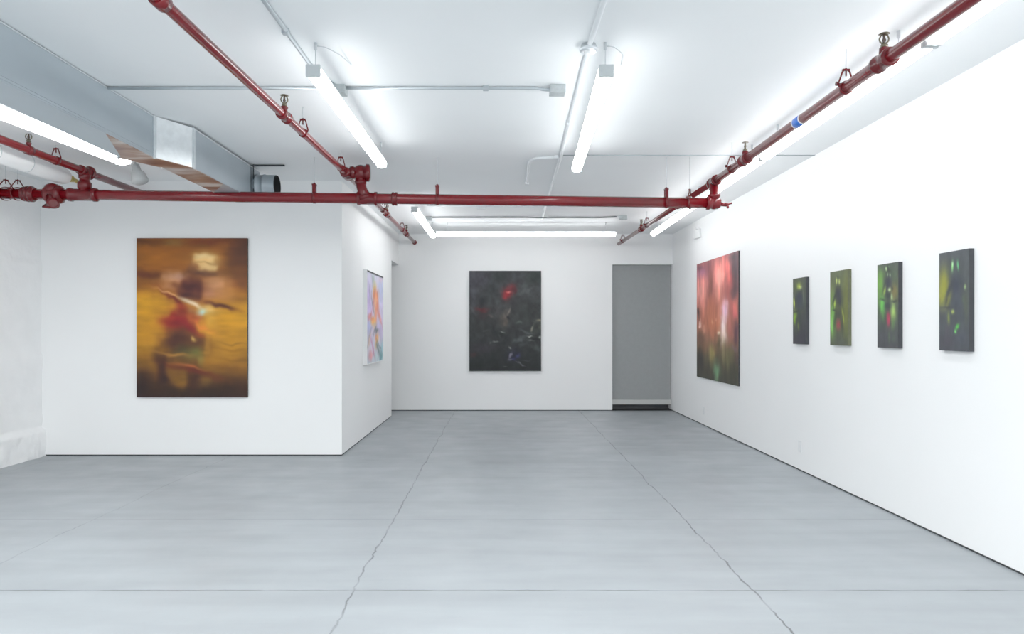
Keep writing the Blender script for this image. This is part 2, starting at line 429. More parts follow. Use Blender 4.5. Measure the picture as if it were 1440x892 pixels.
# sprinkler heads (upright)
def sprinkler(parent, base, rz=0.0):
    t = LMB().lathe((0, 0, -.012), (0, 0, 1), [(0, .014), (.012, .014), (.013, .02), (.026, .02), (.028, .012), (.036, .012)], 6).build('sprinkler_head', M['brass'], parent)
    t.location = base - parent.location; t.rotation_euler = (0, 0, rz); t['label'] = 'brass upright sprinkler head'
    f = LMB()
    for q in (-1, 1):
        f.tube([(q*.008, 0, .02), (q*.021, 0, .034), (q*.024, 0, .048), (q*.018, 0, .064), (q*.006, 0, .077)], [.005, .0048, .0045, .0042, .004], 8)
    f.build('frame_arms', M['brass'], t)
    LMB().lathe((0, 0, .022), (0, 0, 1), [(0, .006), (.008, .008), (.02, .011), (.03, .007), (.05, .006), (.056, .004)], 10).build('heat_link', M['bulb'], t)
    g = LMB().lathe((0, 0, .075), (0, 0, 1), [(0, .006), (.001, .024), (.0035, .024), (.0036, .004), (.01, .003)], 16)
    for k in range(12):
        a = 2*PI*k/12; ca, sa = math.cos(a), math.sin(a)
        g.tube([(.022*ca, .022*sa, .0765), (.029*ca, .029*sa, .074)], .0022, 6)
    g.build('deflector', M['brass'], t)
def top_of(pts, y, r): return pipe_z(pts, y) + Vector((0, 0, r))
sprinkler(bc, top_of(PC, 4.95, .068), .25)
sprinkler(bc, top_of(PC, 9.49, .066), .2)
sprinkler(bc, top_of(PC, 11.5, .066), .2)
sprinkler(br, top_of(PR, 3.88, .074), -.25)
sprinkler(br, top_of(PR, 6.1, .074), 1.4)
sprinkler(br, top_of(PR, 10.6, .066), .5)
sprinkler(bl, top_of(PL, 6.17, .072), .4)

# hangers
def hanger(c, r, label, rz=0.0, yoke='ring', rod='cable', ztop=None):
    t = thing('pipe_hanger', label, 'pipe hanger', c, rz, 'red pipe hangers')
    top = (ztop or CEIL) - c.z
    g = LMB()
    n = 24; w = .014
    A, B = [], []
    for s, lst in ((-1, A), (1, B)):
        for rr in (r, r+.005): lst.append(g.ring(Vector((0, s*w, 0)), Vector((1, 0, 0)), Vector((0, 0, 1)), rr, n))
    g.bridge(A[1], B[1]); g.bridge(A[0], B[0]); g.bridge(A[0], A[1]); g.bridge(B[0], B[1])
    g.build('strap_ring', M['red_dark'], t)
    g = LMB()
    h = r + .075
    if yoke == 'ring':
        for q in (-1, 1):
            g.tube([(q*(r+.006), 0, .2*r), (q*(r+.010), 0, r*.75), (q*.022, 0, h-.012), (q*.008, 0, h)], .0055, 8)
        g.tube([(-(r+.02), 0, r*.7), (r+.012, 0, r*.7)], .005, 8)
        g.lathe((-(r+.026), 0, r*.7), (1, 0, 0), [(0, .013), (.014, .013)], 6)
        g.box((-.022, -.009, h-.006), (.022, .009, h+.004))
        g.tube([(0, 0, h-.04), (0, 0, h+.01)], .0055, 8)
    else:
        for q in (-1, 1):
            g.box((q*.022-.004, -.016, r-.004), (q*.022+.004, .016, h))
        g.box((-.028, -.019, h-.004), (.028, .019, h+.012)).tube([(0, 0, h), (0, 0, h+.025)], .011, 6)
        g.tube([(-.036, 0, r+.03), (.036, 0, r+.03)], .006, 8)
    g.build('yoke', M['red_dark'], t)
    LMB().tube([(0, 0, h-.01), (0, 0, top)], .0035, 8).build('hanger_rod', M['cable'], t)
hanger(mp(442), RM, 'strap hanger on main pipe left of the swing elbow, below left hanging light', PI/2, 'strap')
hanger(mp(615), RM, 'strap hanger on main pipe just right of middle, above the far left light', PI/2, 'strap')
hanger(mp(937), RM, 'strap hanger on main pipe near its right end', PI/2, 'strap')
hanger(mp(970), RM+.004, 'ring hanger next to the elbow at right end of main pipe', PI/2-.5, 'ring')
hanger(mp(8), RM+.012, 'big loose ring hanger at far left end of main pipe', PI/2-.7, 'ring')
hanger(mp(25), RM+.010, 'second ring hanger from the left end of main pipe, beside the coupling', PI/2-.6, 'ring')
hanger(pipe_z(PR, 4.31), .037, 'ring hanger on right branch pipe between blue tape and big sprinkler head', 0, 'ring')
hanger(pipe_z(PR, 6.45), .037, 'ring hanger on right branch pipe close to the end elbow of main pipe', 0, 'ring')
hanger(pipe_z(PR, 12.2), .031, 'farthest hanger on right branch where it enters back wall', 0, 'ring')
hanger(pipe_z(PR, 10.2), .031, 'small hanger beside the far sprinkler head on right branch', 0, 'ring')
hanger(pipe_z(PC, 5.42), .030, 'ring hanger on middle branch right behind its brass sprinkler head', 0, 'ring')
hanger(pipe_z(PC, 6.72), .030, 'ring hanger on middle branch touching the swing elbow', 0, 'ring')
hanger(pipe_z(PC, 9.14), .030, 'small hanger on middle branch just below the thick main pipe', 0, 'ring')
hanger(pipe_z(PC, 11.0), .030, 'farthest hanger on middle branch close to back wall', 0, 'ring')
hanger(pipe_z(PL, 6.55), .037, 'thin rod hanger on far left red branch above the white pipe', 0, 'ring')

# white insulated pipe at far left
IP = [P(-1500, -130, 2.2), P(0, 222, 6.18), P(82, 246.5, 6.98)]
IP = [Vector((P(100,250,7.2).x, 1.0, CZ+1.545)), Vector((P(100,250,7.2).x, 7.12, CZ+1.56))]
w = thing('insulated_pipe', 'fat white insulated pipe under the red branch at far left', 'pipe', IP[1])
prof = [(0, .085), ((IP[1]-IP[0]).length-.1, .085), ((IP[1]-IP[0]).length-.04, .08), ((IP[1]-IP[0]).length-.01, .062), ((IP[1]-IP[0]).length, .03)]
MB().lathe(IP[0], IP[1]-IP[0], prof, 28).build('insulation', M['insul'], w)
o = MB().tube([IP[1] - YAX*.02, IP[1] + YAX*.12], .022, 14).lathe(IP[1] + YAX*.06, (0, 1, 0), [(0, .03), (.015, .034), (.04, .034), (.05, .026)], 6).tube(bend([IP[1] + YAX*.1, IP[1]+Vector((.0, .16, 0)), IP[1]+Vector((.06, .2, -.05))], .03), .02, 12).build('end_valve', M['yellow'], w); o['label'] = 'yellow end fitting'
for k in (.83, .90): MB().torus(IP[0].lerp(IP[1], k), YAX, .087, .003).build('insulation_band', M['cable'], w)
hz = IP[0].lerp(IP[1], .9)
MB().tube([hz + Vector((.0, 0, .07)), Vector((hz.x, hz.y, CEIL))], .004, 8).build('hanger_wire', M['cable'], w)

# ------------------------------------------------------------------ duct
ZT, ZB1, ZB2 = CEIL-.004, CZ+1.395, CZ+1.375
X1a, X1b, X2a, X2b = -3.085, -2.80, -2.86, -2.605
Y1, Y2, Y3 = 5.64, 5.90, 7.54
duct = thing('air_duct', 'galvanized rectangular air duct under the ceiling at upper left', 'duct', (-2.8, Y1, ZB1))
MB().box((X1a, -2, ZB1), (X1b, Y1, ZT)).build('duct_section', M['galv'], duct, bevel=.004)
o = MB().hexa([(X1a, Y1, ZB1), (X1b, Y1, ZB1), (X2b, Y2, ZB2), (X2a, Y2, ZB2), (X1a, Y1, ZT), (X1b, Y1, ZT), (X2b, Y2, ZT-.02), (X2a, Y2, ZT-.02)]).build('offset_section', M['galv_bright'], duct)
MB().box((X2a, Y2, ZB2), (X2b, Y3, ZT-.02)).build('duct_section', M['galv'], duct, bevel=.004)
for (y, xa, xb, zb, zt) in ((Y1-.012, X1a, X1b, ZB1, ZT), (Y2+.01, X2a, X2b, ZB2, ZT-.018)):
    k = .012
    MB().box((xb-.002, y-.016, zb-k), (xb+k, y+.016, zt)).build('joint_flange', M['galv_bright'], duct, bevel=.003)
    MB().box((xa-k, y-.016, zb-k), (xa+.002, y+.016, zt)).build('joint_flange', M['galv_bright'], duct, bevel=.003)
MB().box((X2b-.001, 7.27-.006, ZB2), (X2b+.003, 7.27+.006, ZT-.02)).build('seam', M['dark_rod'], duct)
# lower lip: rusty brown lining strip, pale reflections painted in, on the underside near the joint
def rust_reflection_mat():
    m = bpy.data.materials.new('rust_and_painted_reflection'); m.use_nodes = True
    nt = m.node_tree; b = nt.nodes['Principled BSDF']; geo = nt.nodes.new('ShaderNodeNewGeometry')
    n = nt.nodes.new('ShaderNodeTexNoise'); n.inputs['Scale'].default_value = 2.4; n.inputs['Detail'].default_value = 5
    mp_ = nt.nodes.new('ShaderNodeMapping'); mp_.inputs['Scale'].default_value = (.7, 1.7, 1); mp_.inputs['Rotation'].default_value = (0, 0, .6)
    nt.links.new(geo.outputs['Position'], mp_.inputs['Vector']); nt.links.new(mp_.outputs[0], n.inputs['Vector'])
    r = nt.nodes.new('ShaderNodeValToRGB'); e = r.color_ramp.elements
    e[0].position = .36; e[0].color = (.13, .035, .03, 1); e[1].position = .66; e[1].color = (.62, .60, .58, 1)
    k = e.new(.5); k.color = (.30, .17, .11, 1)
    nt.links.new(n.outputs['Fac'], r.inputs['Fac']); nt.links.new(r.outputs['Color'], b.inputs['Base Color'])
    b.inputs['Roughness'].default_value = .35; b.inputs['Metallic'].default_value = .3
    return m
rust_reflection = rust_reflection_mat(); e_ = .005
def under(q): MB().hexa([(x, y, z-e_) for x, y, z in q] + [(x, y, z+.0005) for x, y, z in q]).build('stain_reflection_underside', rust_reflection, duct)
under([(X1a+.03, 5.61, ZB1), (X1b-.004, 4.95, ZB1), (X1b-.004, Y1, ZB1), (X1a, Y1, ZB1)])
under([(X1a, Y1, ZB1), (X1b-.004, Y1, ZB1), (X2b-.004, Y2, ZB2), (X2a, Y2, ZB2)])
under([(X2a, Y2, ZB2), (X2b-.004, Y2, ZB2), (X2b-.004, 6.55, ZB2), (X2a, 6.95, ZB2)])
for z in (ZB1+.012, ZB1+.03): MB().box((X1b, -2, z), (X1b+.004, Y1-.03, z+.006)).build('edge_rib', M['galv'], duct)
MB().box((X1b, -2, ZT-.012), (X1b+.005, Y1-.03, ZT-.004)).build('edge_rib', M['galv_bright'], duct)
MB().box((X2b, Y2+.03, ZT-.03), (X2b+.005, Y3, ZT-.02)).build('edge_rib', M['galv_bright'], duct)
yc, zc, rc = 7.41, CZ+1.53, .115
cl = MB().lathe((X2b-.01, yc, zc), (1, 0, 0), [(0, rc), (.03, rc), (.032, rc+.012), (.045, rc+.012), (.047, rc), (.10, rc), (.105, rc+.006), (.12, rc+.006), (.125, rc), (.235, rc)], 32, caps=False).build('round_collar', M['galv'], duct)
MB().lathe((X2b+.02, yc, zc), (1, 0, 0), [(0, .01), (.001, rc-.004), (.214, rc-.004)], 28, caps=False).build('collar_inner_shade', M['black'], cl)  # black lining stands in for shade inside the open collar
# trapeze strut over the end of the duct
st = MB().box((X2b-.25, 7.30, CEIL-.018), (X2b+.34, 7.32, CEIL-.004)).tube([(X2b+.012, 7.31, ZB2), (X2b+.012, 7.31, CEIL)], .006, 8).build('duct_hanger', M['dark_rod'], origin=(X2b, 7.2, CEIL))
tag(st, 'thin dark strut and rod holding the far end of the air duct', 'hanger')

# ------------------------------------------------------------------ light fixtures
def linear_light(center, length, rz, label, cord=None, caps=True, cab=.16, wide=1.0):
    t = thing('linear_light', label, 'ceiling light', center, rz, 'long white LED strip lights')
    h = length/2; top = CEIL - center[2]
    w, hz_ = .047, .036
    prof = [(-.039, .038), (-.046, .030)] + [(-w*math.cos(a)*1.0, .012 - hz_*math.sin(a)) for a in [PI*i/12 for i in range(13)]] + [(.046, .030), (.039, .038)]
    LMB().prism(prof, -h+.012, h-.012, True).build('diffuser', LENS, t)
    LMB().box((-.039, -h+.01, .0381), (.039, h-.01, .052)).build('housing', M['white_metal'], t)
    for s in (-1, 1):
        e = LMB().box((-.044, s*h-.012, -.02), (.044, s*h+.012, .052)).build('end_cap', M['cap_grey'], t, bevel=.004)
    for s in (-1, 1):
        y = s*(h-cab)
        LMB().tube([(0, y, .05), (0, y, top-.03)], .0025, 6).lathe((0, y, top-.045), (0, 0, 1), [(0, .006), (.005, .010), (.045, .010)], 10).build('suspension_cable', M['cable'], t)
    for ch in t.children:
        if ch.name.split('.')[0] in ('diffuser', 'housing', 'end_cap'): ch.scale = (wide, 1, 1)
    if cord:
        LMB().tube(bend([(0, -h+cab, top-.02), (.05, -h+cab+.01, top-.02), (.12, -h+cab+.1, top-.03), (.14, -h+cab+.35, top-.0)], .15, 10), .003, 6).build('power_cord', M['cable'], t)
    return t
ZL = CZ + 1.53
def yl(py): return 1.53*F/(VY-py)
def fixture_y(px0, y0, px1, y1, label, **k):       # runs away from the camera: near end, far end
    A, B = P(px0, 0, y0), P(px1, 0, y1); A.z = B.z = ZL
    d = B-A
    return linear_light((A+B)/2, d.length, -math.atan2(d.x, d.y), label, **k)
fixture_y(440.5, 4.16, 537, 6.5, 'long white hanging light left of middle, with curled cord at its near end', cord=True, cab=.05)
fixture_y(852.5, 4.16, 811, 6.68, 'long white hanging light right of middle, beside the round ceiling sensor', cord=True, cab=.05)
fixture_y(583, 8.95, 609, 11.45, 'far left hanging light receding toward back wall, behind the main pipe')
A, B = P(615, 0, 11.25), P(866, 0, 11.25)
linear_light(Vector(((A.x+B.x)/2, 11.25, CZ+1.535)), B.x-A.x, PI/2, 'crosswise white light in front of back wall, above the dark painting')
xs = lambda y: 2.30 + (y-3.7)*.0205
ys = [11.22, 8.72, 6.22, 3.72, 1.2, -1.3]
names = ['farthest strip light along right wall, its end showing below the main pipe', 'second strip light from back along right wall, above the small green paintings',
         'third strip light from back along right wall, above the blue tape', 'nearest strip light along right wall, cut by the top right corner']
for i in range(4):
    A, B = Vector((xs(ys[i+1])+.0, ys[i+1]+.02, ZL)), Vector((xs(ys[i]), ys[i]-.02, ZL)); d = B-A
    linear_light((A+B)/2, d.length, -math.atan2(d.x, d.y), names[i], cab=.3)
A, B = Vector((-3.63, 4.0, ZL)), Vector((-3.45, 6.38, ZL)); d = B-A
linear_light((A+B)/2, d.length, -math.atan2(d.x, d.y), 'bright strip light at far left, between the air duct and red branch', cab=.3, wide=1.7)
# small grey lamp head at the end of the left strip
lh = thing('lamp_head', 'small pale grey lamp head hanging at the end of left strip light, under the duct', 'lamp', P(194, 240, 6.72))
c = P(190, 232, 6.78); dv = P(198, 258, 6.78) - c
MB().lathe(c, dv, [(0, .035), (.06, .04), (.08, .06), (.16, .078), (.175, .075), (.19, .05), (.195, .02)], 20).build('lamp_shell', M['lamp_grey'], lh)
MB().tube([c + Vector((0, 0, -.01)), Vector((c.x, c.y, CEIL))], .010, 10).build('stem', M['lamp_grey'], lh)

# round ceiling sensor on the conduit
c = P(828, 71, 1.72*F/(VY-66)); c.z = CEIL - .035
sn = thing('ceiling_sensor', 'small round shiny sensor disc on the white ceiling conduit, left of right hanging light', 'sensor', c)
MB().lathe(c, (0, 0, 1), [(-.012, .045), (-.004, .056), (.006, .058), (.012, .05), (.034, .045)], 28).build('sensor_disc', M['galv_bright'], sn)
MB().ball(c + Vector((-.01, -.01, -.012)), .022, 18).build('sensor_lens', M['white'], sn)

# ------------------------------------------------------------------ conduits
ZCN = CEIL - .014
def cpt(px, py): 
    d_ = (ZCN-CZ)*F/(VY-py); v = P(px, py, d_); v.z = ZCN; return v
def conduit(label, pts, m='conduit', r=.011, clips=(), boxes=(), group='ceiling conduits', rad=.08, boxm=None):
    pts = [Vector(p) for p in pts]
    t = thing('conduit', label, 'conduit', pts[0], group=group)
    MB().tube(bend(pts, rad), r, 12).build('tube', M[m], t)
    for c in clips:
        c = Vector(c)
        MB().box(c + Vector((-.02, -.02, -.016)), c + Vector((.02, .02, .014))).build('clip', M[m], t, bevel=.003)
    for c, hx, hy in boxes:
        c = Vector(c)
        b = MB().box((c.x-hx, c.y-hy, CEIL-.06), (c.x+hx, c.y+hy, CEIL)).build('junction_box', M[boxm or 'box_grey'], t, bevel=.004)
        MB().box((c.x-hx*.8, c.y-hy-.002, CEIL-.052), (c.x+hx*.8, c.y-hy, CEIL-.01)).build('cover_plate', M[boxm or 'box_grey'], b)
    return t
yc = cpt(478, 124).y
a, b, c, e = cpt(217, 121), cpt(474, 124), cpt(690, 125.5), cpt(775, 127)
Y0 = b.y
bx1, bx2 = Vector((cpt(476, 124).x, Y0, ZCN)), Vector((cpt(783, 127).x, Y0, ZCN))
conduit('grey ceiling conduit crossing between the two hanging lights, boxes at both ends', [(b.x, Y0, ZCN), (c.x, Y0, ZCN), (e.x-.1, Y0, ZCN), (e.x-.05, Y0, ZCN-.012), (e.x, Y0, ZCN-.012)],
        clips=[(cpt(683, 125).x, Y0, ZCN)], boxes=[(bx1, .055, .05), (bx2, .055, .05)])
conduit('grey ceiling conduit from the duct to the left hanging light', [(a.x-.35, Y0, ZCN), (b.x-.1, Y0, ZCN)])
conduit('pale conduit running toward camera at upper left, ending behind left hanging light', [Vector((-1.245, -3, ZCN)), Vector((-1.235, 4.55, ZCN)), Vector((bx1.x-.02, Y0-.06, ZCN))], m='conduit', r=.013,
        clips=[(-1.24, 4.02, ZCN)])
pts = [cpt(848.5, 4), cpt(828, 66), cpt(790, 215), cpt(762, 308)]
pts[0] = pts[0] + (pts[0]-pts[1])*3
conduit('white painted conduit running the length of the ceiling past the round sensor', pts, m='painted_conduit', r=.016, clips=[cpt(800, 172), cpt(776, 262), cpt(765, 297)])
conduit('white elbow conduit beside the far end of right hanging light', [cpt(788, 221), cpt(752, 222), cpt(744, 228), cpt(741, 256)], m='painted_conduit', r=.015, clips=[cpt(741, 258), cpt(782, 221)], rad=.2)
y7 = cpt(900, 220).y
conduit('thin wire line along ceiling from white elbow conduit to right wall', [(cpt(792, 220).x, y7, CEIL-.005), (XR-.001, y7, CEIL-.005)], r=.005)
yb = cpt(700, 306).y
X = lambda px: (px-VX)*yb/F
conduit('dark grey bent conduit on the ceiling near back wall, box at each end', [(X(608), yb, ZCN), (X(625), yb-.02, ZCN), (X(745), yb-.02, ZCN), (X(760), yb-.1, ZCN-.02), (X(775), yb, ZCN), (X(845), yb, ZCN), (X(866), yb-.06, ZCN)],
        boxes=[(Vector((X(603), yb, ZCN)), .045, .04), (Vector((X(875), yb-.07, ZCN)), .06, .04)], r=.012, m='conduit_dark')
yb2 = cpt(700, 290).y
X = lambda px: (px-VX)*yb2/F
conduit('white painted conduit just behind the main pipe, with a square box', [(X(600), yb2, ZCN), (X(690), yb2, ZCN), (X(880), yb2, ZCN)], m='painted_conduit', r=.012, boxes=[(Vector((X(677), yb2, ZCN)), .06, .05)], boxm='painted_conduit')

# ------------------------------------------------------------------ small wall fittings
d_ = XR*F/(982-VX)
c = Vector((XR, d_, CZ + (VY-329.5)*d_/F))
al = thing('wall_alarm', 'small white box high on right wall, in the far corner above large pink painting', 'alarm', c)
MB().box((XR-.04, c.y-.16, c.z-.07), (XR, c.y+.12, c.z+.07)).build('alarm_body', M['white'], al, bevel=.01)
MB().box((XR-.07, c.y-.13, c.z+.06), (XR-.02, c.y-.10, c.z+.1)).build('lamp_tab', M['white'], al, bevel=.004)
for px, py, lab in ((1125, 628, 'white outlet cover low on right wall below the small green paintings'), (989.5, 577.5, 'white outlet cover low on right wall below the large pink painting')):
    d_ = XR*F/(px-VX); c = Vector((XR, d_, CZ + (VY-py)*d_/F))
    t = thing('wall_outlet', lab, 'outlet', c, group='outlet covers on right wall')
    pl = MB().box((XR-.006, c.y-.037, c.z-.06), (XR, c.y+.037, c.z+.06)).build('cover_plate', M['outlet'], t, bevel=.002)
    for s in (-1, 1):
        MB().box((XR-.008, c.y-.016, c.z+s*.025-.015), (XR-.005, c.y+.016, c.z+s*.025+.015)).build('socket', M['white'], pl, bevel=.002)

# ------------------------------------------------------------------ paintings
def vnoise(x, y, seed):
    rs = np.random.RandomState(seed); g = rs.rand(64, 64)
    xi = np.floor(x).astype(int); yi = np.floor(y).astype(int); fx = x-xi; fy = y-yi
    fx = fx*fx*(3-2*fx); fy = fy*fy*(3-2*fy)
    G = lambda i, j: g[i % 64, j % 64]
    return (G(xi, yi)*(1-fx)+G(xi+1, yi)*fx)*(1-fy) + (G(xi, yi+1)*(1-fx)+G(xi+1, yi+1)*fx)*fy
def homog(dst):      # unit square (TL,TR,BR,BL) -> measured quad
    A, bb = [], []
    for (u, v), (x, y) in zip(((0, 0), (1, 0), (1, 1), (0, 1)), dst):
        A += [[u, v, 1, 0, 0, 0, -u*x, -v*x], [0, 0, 0, u, v, 1, -u*y, -v*y]]; bb += [x, y]
    return np.append(np.linalg.solve(np.array(A, float), np.array(bb, float)), 1).reshape(3, 3)
def pigment(nx, ny, quad, base, blobs, warp, streak, seed, gain=1.0, power=1.16):
    u, v = np.meshgrid(np.linspace(0, 1, nx+1), np.linspace(0, 1, ny+1))
    H = homog(quad); wq = H[2, 0]*u + H[2, 1]*v + H[2, 2]
    x = (H[0, 0]*u + H[0, 1]*v + H[0, 2])/wq; y = (H[1, 0]*u + H[1, 1]*v + H[1, 2])/wq
    wx, wy, ws = warp
    x = x + (vnoise(u*ws, v*ws, seed)-.5)*wx + (vnoise(u*ws*3, v*ws*3, seed+1)-.5)*wx*.5
    y = y + (vnoise(u*ws, v*ws, seed+2)-.5)*wy + (vnoise(u*ws*3, v*ws*3, seed+3)-.5)*wy*.5
    vs = [b[0] for b in base]
    c = np.stack([np.interp(v, vs, [b[1][k] for b in base]) for k in range(3)], -1)
    for bl_ in blobs:
        cx, cy, rx, ry, ang, colr, al_ = bl_
        t = math.radians(ang); dx_, dy_ = x-cx, y-cy
        a_ = (dx_*math.cos(t)+dy_*math.sin(t))/rx; b_ = (-dx_*math.sin(t)+dy_*math.cos(t))/ry
        k = al_*np.exp(-((a_*a_+b_*b_)**1.15))
        c = c*(1-k[..., None]) + np.array(colr, float)*k[..., None]
    fu, fv, amp = streak
    n = (vnoise(u*fu, v*fv, seed+5)-.5) + .6*(vnoise(u*fu*2.3, v*fv*2.3, seed+6)-.5)
    c = c*(1 + amp*n[..., None])
    c = np.clip(c, 2, 255)/255
    l = np.where(c <= .04045, c/12.92, ((c+.055)/1.055)**2.4)**power*gain
    return l
def painting(label, corner, rz, w, h, depth, pig, edge_mat, frame=None, rough=.5, edge_label=None):
    """corner = bottom centre of the back, on the wall"""
    t = thing('painting', label, 'painting', corner, rz, 'paintings hung on the gallery walls')
    ny, nx = pig.shape[0]-1, pig.shape[1]-1
    inset = .0 if not frame else .012
    y0 = -depth + (.006 if frame else 0)
    me = bpy.data.meshes.new('painted_canvas')
    vs = [(-w/2+inset + (w-2*inset)*i/nx, y0, h-inset - (h-2*inset)*j/ny) for j in range(ny+1) for i in range(nx+1)]
    fs = [(j*(nx+1)+i, (j+1)*(nx+1)+i, (j+1)*(nx+1)+i+1, j*(nx+1)+i+1) for j in range(ny) for i in range(nx)]
    me.from_pydata(vs, [], fs)
    at = me.color_attributes.new('Pigment', 'FLOAT_COLOR', 'POINT')
    buf = np.ones((len(vs), 4), np.float32); buf[:, :3] = pig.reshape(-1, 3); at.data.foreach_set('color', buf.ravel())
    me.materials.append(paint_mat('canvas_pigment', rough))
    o = bpy.data.objects.new('painted_canvas', me); COL.objects.link(o); o.parent = t
    if not frame:
        LMB().box((-w/2, y0+.0006, 0), (w/2, 0, h)).build('canvas_edge', edge_mat, t)
    else:
        f = LMB(); k = inset
        f.box((-w/2, -depth, 0), (-w/2+k, 0, h)).box((w/2-k, -depth, 0), (w/2, 0, h)).box((-w/2+k, -depth, 0), (w/2-k, 0, k)).box((-w/2+k, -depth, h-k), (w/2-k, 0, h))
        f.build('frame', frame, t)['label'] = 'slim white frame'
        LMB().box((-w/2+k, -depth-.0015, h-.022), (w/2-.004, -depth+.001, h-.003)).build('frame_top_shade', M['edge'], t)  # dark front strip painted as the shadow under the frame top
    return t

# 1: amber rider on the partition
QA = [(77, 50), (608, 50), (607, 820), (77, 820)]
baseA = [(0, (118, 68, 24)), (.12, (142, 86, 26)), (.3, (140, 84, 28)), (.42, (186, 130, 28)), (.62, (182, 128, 26)), (.78, (140, 96, 24)), (.9, (88, 56, 22)), (1, (46, 28, 18))]
blA = [
 (590, 100, 80, 150, 0, (62, 32, 24), .75), (270, 68, 45, 22, 0, (128, 100, 50), .6), (110, 66, 120, 14, 0, (76, 44, 16), .6), (420, 60, 90, 20, 0, (110, 45, 22), .5),
 (160, 140, 100, 50, 0, (158, 96, 26), .6), (120, 225, 110, 22, 3, (84, 40, 24), .75), (200, 262, 70, 14, 0, (150, 92, 40), .5), (560, 250, 60, 40, 0, (104, 60, 28), .7), (500, 190, 60, 50, 0, (120, 74, 30), .5),
 (140, 365, 90, 60, 0, (212, 154, 30), .8), (120, 430, 80, 40, 0, (196, 140, 28), .6), (560, 430, 80, 60, 0, (206, 148, 24), .8), (530, 530, 90, 80, 0, (196, 138, 26), .7), (540, 330, 60, 30, 0, (150, 98, 34), .6),
 (160, 560, 70, 60, 0, (176, 124, 28), .7), (140, 640, 60, 30, 0, (140, 96, 26), .5), (340, 806, 320, 36, 0, (44, 26, 18), .7), (92, 770, 60, 100, 0, (40, 22, 22), .85), (590, 790, 90, 50, 0, (52, 28, 16), .8),
 (450, 620, 60, 70, 0, (158, 110, 30), .6), (470, 520, 40, 60, 0, (196, 140, 40), .5), (540, 690, 90, 20, 12, (116, 74, 22), .6), (560, 640, 70, 9, 4, (124, 82, 16), .6), (530, 590, 60, 7, 4, (138, 92, 14), .5), (540, 560, 60, 6, 3, (120, 84, 20), .5),
 # body
 (330, 320, 100, 90, 0, (132, 76, 54), .7), (300, 590, 92, 110, 4, (74, 42, 26), .6), (330, 470, 80, 70, 15, (150, 70, 36), .5), (265, 240, 60, 24, -10, (206, 154, 118), .8), (240, 285, 46, 20, 0, (186, 128, 86), .7), (300, 230, 30, 16, 0, (214, 166, 140), .6), (450, 265, 62, 46, 20, (196, 142, 100), .8), (490, 325, 56, 30, 25, (188, 128, 70), .7), (430, 315, 46, 36, 0, (176, 120, 92), .7),
 (345, 280, 52, 46, 0, (72, 32, 34), .9), (330, 325, 40, 20, 0, (60, 26, 28), .8), (390, 214, 62, 18, 5, (58, 30, 28), .9), (345, 190, 22, 30, 0, (104, 60, 36), .7),
 (405, 164, 66, 44, 0, (206, 160, 96), .7), (408, 162, 40, 36, 0, (228, 192, 128), .8), (400, 142, 34, 14, -6, (240, 212, 154), .7), (425, 190, 26, 14, 0, (226, 196, 140), .7), (372, 186, 26, 14, 8, (140, 92, 56), .7), (404, 172, 56, 5, 6, (160, 118, 70), .55), (470, 170, 40, 26, 0, (170, 112, 50), .4),
 (262, 345, 80, 13, 36, (108, 40, 24), .85), (300, 395, 50, 22, 40, (130, 44, 26), .75), (240, 318, 60, 6, 22, (230, 180, 120), .6),
 (485, 374, 70, 11, 15, (82, 36, 22), .95), (430, 362, 30, 10, 10, (110, 56, 30), .7), (345, 362, 56, 12, 26, (222, 206, 176), .85), (430, 395, 50, 26, 5, (222, 188, 130), .75), (390, 405, 32, 17, 0, (188, 224, 214), .95), (440, 440, 34, 50, 0, (214, 164, 70), .6), (370, 440, 24, 30, 20, (190, 90, 60), .6),
 (400, 478, 66, 14, 32, (218, 130, 52), .8), (430, 506, 36, 8, 20, (226, 158, 44), .7), (270, 450, 66, 50, 0, (128, 24, 30), .95), (335, 490, 72, 24, 28, (142, 30, 36), .85), (240, 430, 36, 20, -30, (150, 44, 30), .7),
 (265, 540, 60, 46, 0, (66, 34, 30), .9), (360, 555, 66, 46, 10, (82, 46, 28), .8), (205, 680, 36, 86, 0, (54, 26, 20), .9), (225, 735, 36, 26, 0, (40, 18, 18), .8), (345, 735, 34, 80, 0, (62, 32, 20), .85), (285, 600, 40, 34, 0, (72, 66, 40), .7),
 (345, 612, 44, 30, 0, (112, 116, 56), .75), (380, 640, 20, 24, 0, (130, 120, 60), .5), (350, 545, 18, 13, 0, (206, 166, 88), .85), (252, 612, 80, 8, 8, (172, 122, 54), .75), (320, 668, 70, 7, 12, (196, 112, 54), .75), (350, 690, 130, 14, 14, (108, 40, 24), .7),
 (278, 735, 26, 44, 0, (140, 98, 28), .7), (400, 745, 40, 30, 0, (120, 88, 34), .55), (460, 730, 70, 14, 15, (96, 50, 20), .6), (420, 560, 16, 60, 10, (190, 140, 50), .5)]
def wall_painting(label, px0, px1, py0, py1, Y, depth, args, nx, ny, edge, **k):
    d0 = Y - depth
    a, b = P(px0, py1, d0), P(px1, py0, d0)
    return painting(label, ((a.x+b.x)/2, Y, a.z), 0, b.x-a.x, b.z-a.z, depth, pigment(nx, ny, *args), edge, **k)
wall_painting('large amber blurred painting of a motorcycle rider on the left partition wall', 192, 347.5, 335, 559, YP, .04, (QA, baseA, blA, (46, 20, 7), (5, 26, .16), 11, 1.18), 110, 160, M['edge_warm'])

